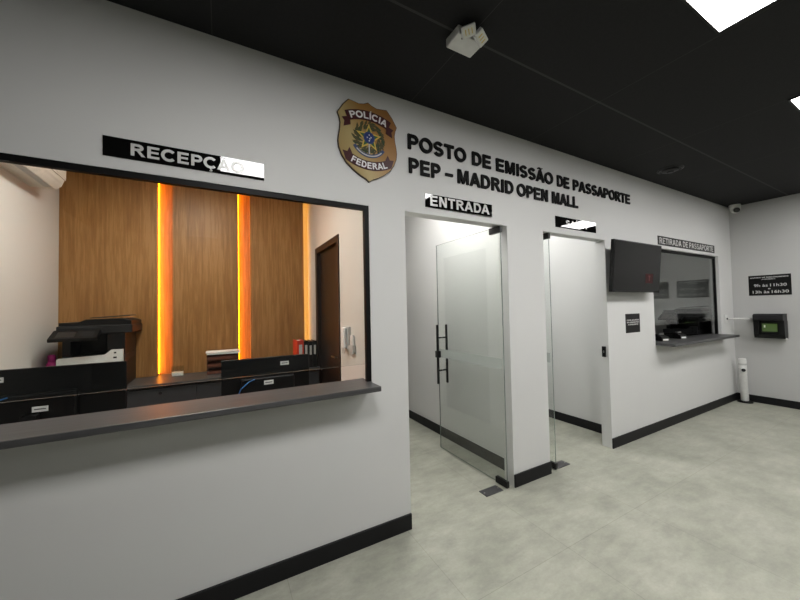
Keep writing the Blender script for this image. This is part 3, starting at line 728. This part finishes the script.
# printer
def printer(label, loc, rotz, white=True):
    t = thing('printer', label, 'printer', loc, rotz, None)
    bm = B(); box(bm, -.225, .225, -.23, .25, .0005, .24, .006); obj('body', bm, M_BLACK, t)
    for z in (.03, .13):
        bm = B(); box(bm, -.205, .205, -.243, -.231, z, z+.09, .003); tr = obj('paper_tray', bm, M_DARK, t)
        bm = B(); box(bm, -.06, .06, -.250, -.2432, z+.05, z+.065, .002); obj('tray_grip', bm, M_BLACK, tr)
    # front strip with stepped top
    bm = B(); prism(bm, [(-.222, .243), (.218, .243), (.218, .352), (.135, .352), (.09, .312), (-.222, .300)], .215, .246, FRONT)
    fs = obj('front_strip', bm, M_WHITEP if white else M_DARK, t, label='white front strip with a raised right end' if white else None)
    bm = B(); box(bm, .150, .175, -.2475, -.2462, .275, .29); obj('badge', bm, M_BLACK, fs); bm = B(); box(bm, .155, .172, -.2475, -.2462, .318, .332); obj('button', bm, M_BLACK, fs)
    bm = B(); box(bm, -.225, .225, -.214, .25, .241, .30, .003); obj('output_tray', bm, M_DARK, t)
    bm = B(); box(bm, .10, .225, -.20, .25, .301, .50, .003); box(bm, -.225, -.17, -.12, .25, .301, .50, .003); box(bm, -.169, .099, .12, .25, .301, .50, .003); obj('side_column', bm, M_BLACK, t)
    bm = B(); box(bm, -.235, .28, -.22, .25, .501, .575, .008); obj('scanner', bm, M_DARK, t)
    bm = B(); prism(bm, [(-.225, .576), (.27, .576), (.27, .612), (.20, .635), (-.05, .63), (-.10, .60), (-.225, .605)], -.25, .20, FRONT, .004); obj('document_feeder', bm, M_BLACK, t)
    bm = B(); box(bm, -.04, .25, -.13, .12, 0, .008, .002, mat=Matrix.Translation((0, 0, .640)) @ Matrix.Rotation(R_(-4), 4, 'Y')); obj('feeder_tray', bm, M_DARK, t)
    PM = Matrix.Translation((-.09, -.225, .52)) @ Matrix.Rotation(R_(28), 4, 'X')
    bm = B(); box(bm, -.16, .15, -.13, .02, -.016, .016, .006, mat=PM); pn = obj('control_panel', bm, M_BLACK, t)
    bm = B(); box(bm, -.12, .0, -.11, -.01, .0162, .0175, mat=PM); obj('display', bm, M_BLACKG, pn)
    bm = B(); box(bm, .03, .12, -.10, -.02, .0162, .018, .0005, mat=PM); obj('keypad', bm, M_DARK, pn)
    return t
printer('black multifunction printer with a white front strip on the reception counter', (-.995, 2.145, .811), 0)
# pink bottle
t = thing('pink_bottle', 'small bright pink bottle beside the printer', 'bottle', (-1.315, 2.12, .811))
bm = B(); lathe(bm, [(.035, .0005), (.042, .01), (.044, .16), (.04, .22), (.03, .25), (.022, .262)], 24); obj('bottle_body', bm, M_PINK, t, True)
bm = B(); lathe(bm, [(.026, .2625), (.028, .27), (.026, .31), (.018, .322)], 20); obj('cap', bm, M_PINK, t, True)
# clear box with paper slips
t = thing('clear_box', 'small clear acrylic box with white slips on the counter', 'box', (-.40, 2.33, .811))
bm = B(); t_ = .003
box(bm, -.055, .055, -.04, -.04+t_, 0.0005, .10); box(bm, -.055, .055, .04-t_, .04, 0.0005, .10); box(bm, -.055, -.055+t_, -.04+t_, .04-t_, .0005, .10); box(bm, .055-t_, .055, -.04+t_, .04-t_, .0005, .10)
obj('clear_walls', bm, M_GLASS, t)
bm = B(); box(bm, -.05, .05, -.035, .035, .0005, .035); obj('paper_slips', bm, M_PAPER, t)
# document trays with papers
t = thing('document_tray', 'smoky brown stacked document tray near the middle of the counter', 'tray', (.03, 2.26, .811))
for k in range(3):
    z = .004+k*.075; bm = B()
    box(bm, -.155, .155, -.11, .11, z, z+.006); box(bm, -.155, -.149, -.11, .11, z+.006, z+.055); box(bm, .149, .155, -.11, .11, z+.006, z+.055); box(bm, -.149, .149, .104, .11, z+.006, z+.055); box(bm, -.149, .149, -.11, -.104, z+.006, z+.035)
    if k: 
        for a_ in (-.15, .15):
            for b_ in (-.10, .10): cyl(bm, (a_, b_, z-.02), (a_, b_, z+.001), .005, n=8)
    tr = obj('tray_tier', bm, M_SMOKE, t)
bm = B()
random.seed(2)
for k in range(6):
    box(bm, -.160, .160, -.113, .113, 0, .0035, mat=Matrix.Translation((random.uniform(-.008, .008), random.uniform(-.004, .0), .2115+k*.0045)) @ Matrix.Rotation(random.uniform(-.05, .05), 4, 'Z') @ Matrix.Rotation(random.uniform(-.006, .006), 4, 'Y'))
tag(obj('paper_stack', bm, M_PAPER), 'loose white papers lying on top of the brown document tray', 'papers'); bpy.data.objects['paper_stack'].location = (.03, 2.26, .811)
# folders
def folder(x, wd, mt, hh, label, lean=0):
    t = thing('folder', label, 'folder', (x+.03, 2.08, .811), 0, 'folders standing at the end of the counter')
    bm = B(); box(bm, 0, .003, -.13, .13, .0005, hh); box(bm, wd-.003, wd, -.13, .13, .0005, hh); box(bm, .003, wd-.003, -.13, -.127, .0005, hh); obj('cover', bm, mt, t)
    bm = B(); box(bm, .005, wd-.005, -.122, .12, .004, hh-.012); obj('pages', bm, M_PAPER if mt is M_RED else M_GOLD2, t)
    bm = B(); box(bm, wd*.25, wd*.75, -.1315, -.1302, hh*.5, hh*.85); obj('spine_label', bm, M_GREYP, t)
folder(.752, .072, M_RED, .325, 'red folder, first in the row beside the dark door')
folder(.826, .052, M_BLACK, .315, 'black folder next to the red one')
folder(.880, .048, M_BLACK, .305, 'black folder in the middle of the folder row')
folder(.930, .045, M_BLACK, .31, 'black folder at the end of the row, against the wall')
# front desk + monitors
t = thing('reception_desk', 'dark desk behind the reception window, hidden under the monitors', 'desk', (-.2, .42, 0))
bm = B(); box(bm, -1.18, 1.18, -.29, .33, .72, .75, .002); obj('desktop', bm, M_SHELF, t)
for x in (-1.16, 1.14):
    bm = B(); box(bm, x, x+.02, -.27, .31, .0005, .719); obj('leg', bm, M_SHELF, t)
bm = B(); box(bm, -1.139, 1.139, -.02, 0, .25, .719); obj('modesty_panel', bm, M_SHELF, t)
def monitor(x, z1, label, wd, ax, sx=0, sz=0):
    t = thing('monitor', label, 'monitor', (x, .46, .751), 0, 'monitors on the reception desk')
    h = z1-.751; b0 = h-.34
    bm = B(); box(bm, -wd/2, wd/2, .0, .022, b0, h, .004); p = obj('display_panel', bm, M_BLACK, t)
    bm = B(); box(bm, -.17, .17, -.030, -.0005, b0+.015, b0+.215, .012); obj('back_housing', bm, M_BLACK, t)
    bm = B(); box(bm, -.03, .03, -.075, -.031, .018, b0+.11, .004); obj('stand_neck', bm, M_BLACK, t)
    bm = B(); box(bm, -.12, .12, -.13, .08, .0005, .017, .005); obj('stand_base', bm, M_DARK, t)
    bm = B(); box(bm, ax-.028, ax+.028, -.0015, -.0006, h-.062, h-.036); lb = obj('asset_sticker', bm, M_PAPER, t, label='white asset sticker near the top edge')
    bm = B(); box(bm, ax-.020, ax+.020, -.0022, -.0016, h-.051, h-.047); obj('inner_mark', bm, M_DARK, lb)
    bm = B(); box(bm, -.028+sx, .032+sx, -.0315, -.0306, b0+.162+sz, b0+.190+sz); lb = obj('service_sticker', bm, M_PAPER, t, label='white service sticker on the lower housing')
    bm = B(); box(bm, -.020+sx, .024+sx, -.0322, -.0316, b0+.174+sz, b0+.178+sz); obj('inner_mark', bm, M_DARK, lb)
    bm = B(); tube(bm, [(-.085, -.034, b0+.205), (-.12, -.045, b0+.195), (-.17, -.055, b0+.155), (-.20, -.06, b0+.08), (-.21, -.05, .01)], .0035); obj('cable', bm, M_BLUEC, t, True, label='blue network cable')
monitor(.285, 1.168, 'black monitor seen from behind, on the right under the orange strip', .56, .11)
monitor(-.84, 1.213, 'black monitor seen from behind, at the left end in front of the printer', .74, -.14, .028, -.045)

# ------------------------------------------------------------------ pick-up window room
bm = B(); box(bm, 4.2, XC-.002, .16, .95, .74, .765, .002)
t = thing('pickup_desk', 'dark desk inside the passport pick-up window', 'desk', (0, 0, 0))
obj('desktop', bm, M_SHELF, t)
for x in (4.22, 6.88):
    bm = B(); box(bm, x, x+.02, .2, .9, .0005, .739); obj('leg', bm, M_SHELF, t)
printer('black printer inside the dark pick-up window', (6.60, .47, .766), -PI/2, False)
t = thing('monitor', 'small dark monitor behind the pick-up window glass', 'monitor', (5.15, .34, .766), R_(20))
bm = B(); box(bm, -.22, .22, 0, .022, .14, .42, .004); obj('display_panel', bm, M_BLACK, t)
bm = B(); box(bm, -.025, .025, -.04, -.001, .015, .25, .003); obj('stand_neck', bm, M_BLACK, t)
bm = B(); box(bm, -.10, .10, -.11, .07, .0005, .014, .003); obj('stand_base', bm, M_BLACK, t)
def reader(x, y, rz, label):
    t = thing('fingerprint_reader', label, 'scanner', (x, y, WS+.032), rz, 'small black readers on the pick-up shelf')
    bm = B(); prism(bm, [(-.05, 0.0005), (.05, 0.0005), (.05, .05), (-.05, .085)], -.055, .055, Matrix(((0, 0, 1, 0), (-1, 0, 0, 0), (0, 1, 0, 0), (0, 0, 0, 1))) @ Matrix.Identity(4), .004); obj('body', bm, M_BLACK, t)
    bm = B(); box(bm, -.038, .038, -.0525, -.0503, .008, .028); obj('front_label', bm, M_PAPER, t)
    bm = B(); box(bm, -.03, .03, .0, .03, .075, .092); obj('top_plate', bm, M_STEEL, t)
reader(4.80, .06, R_(-20), 'small black reader with a white label, left on the pick-up shelf')
reader(5.27, .06, R_(-15), 'small black reader with a white label, right on the pick-up shelf')
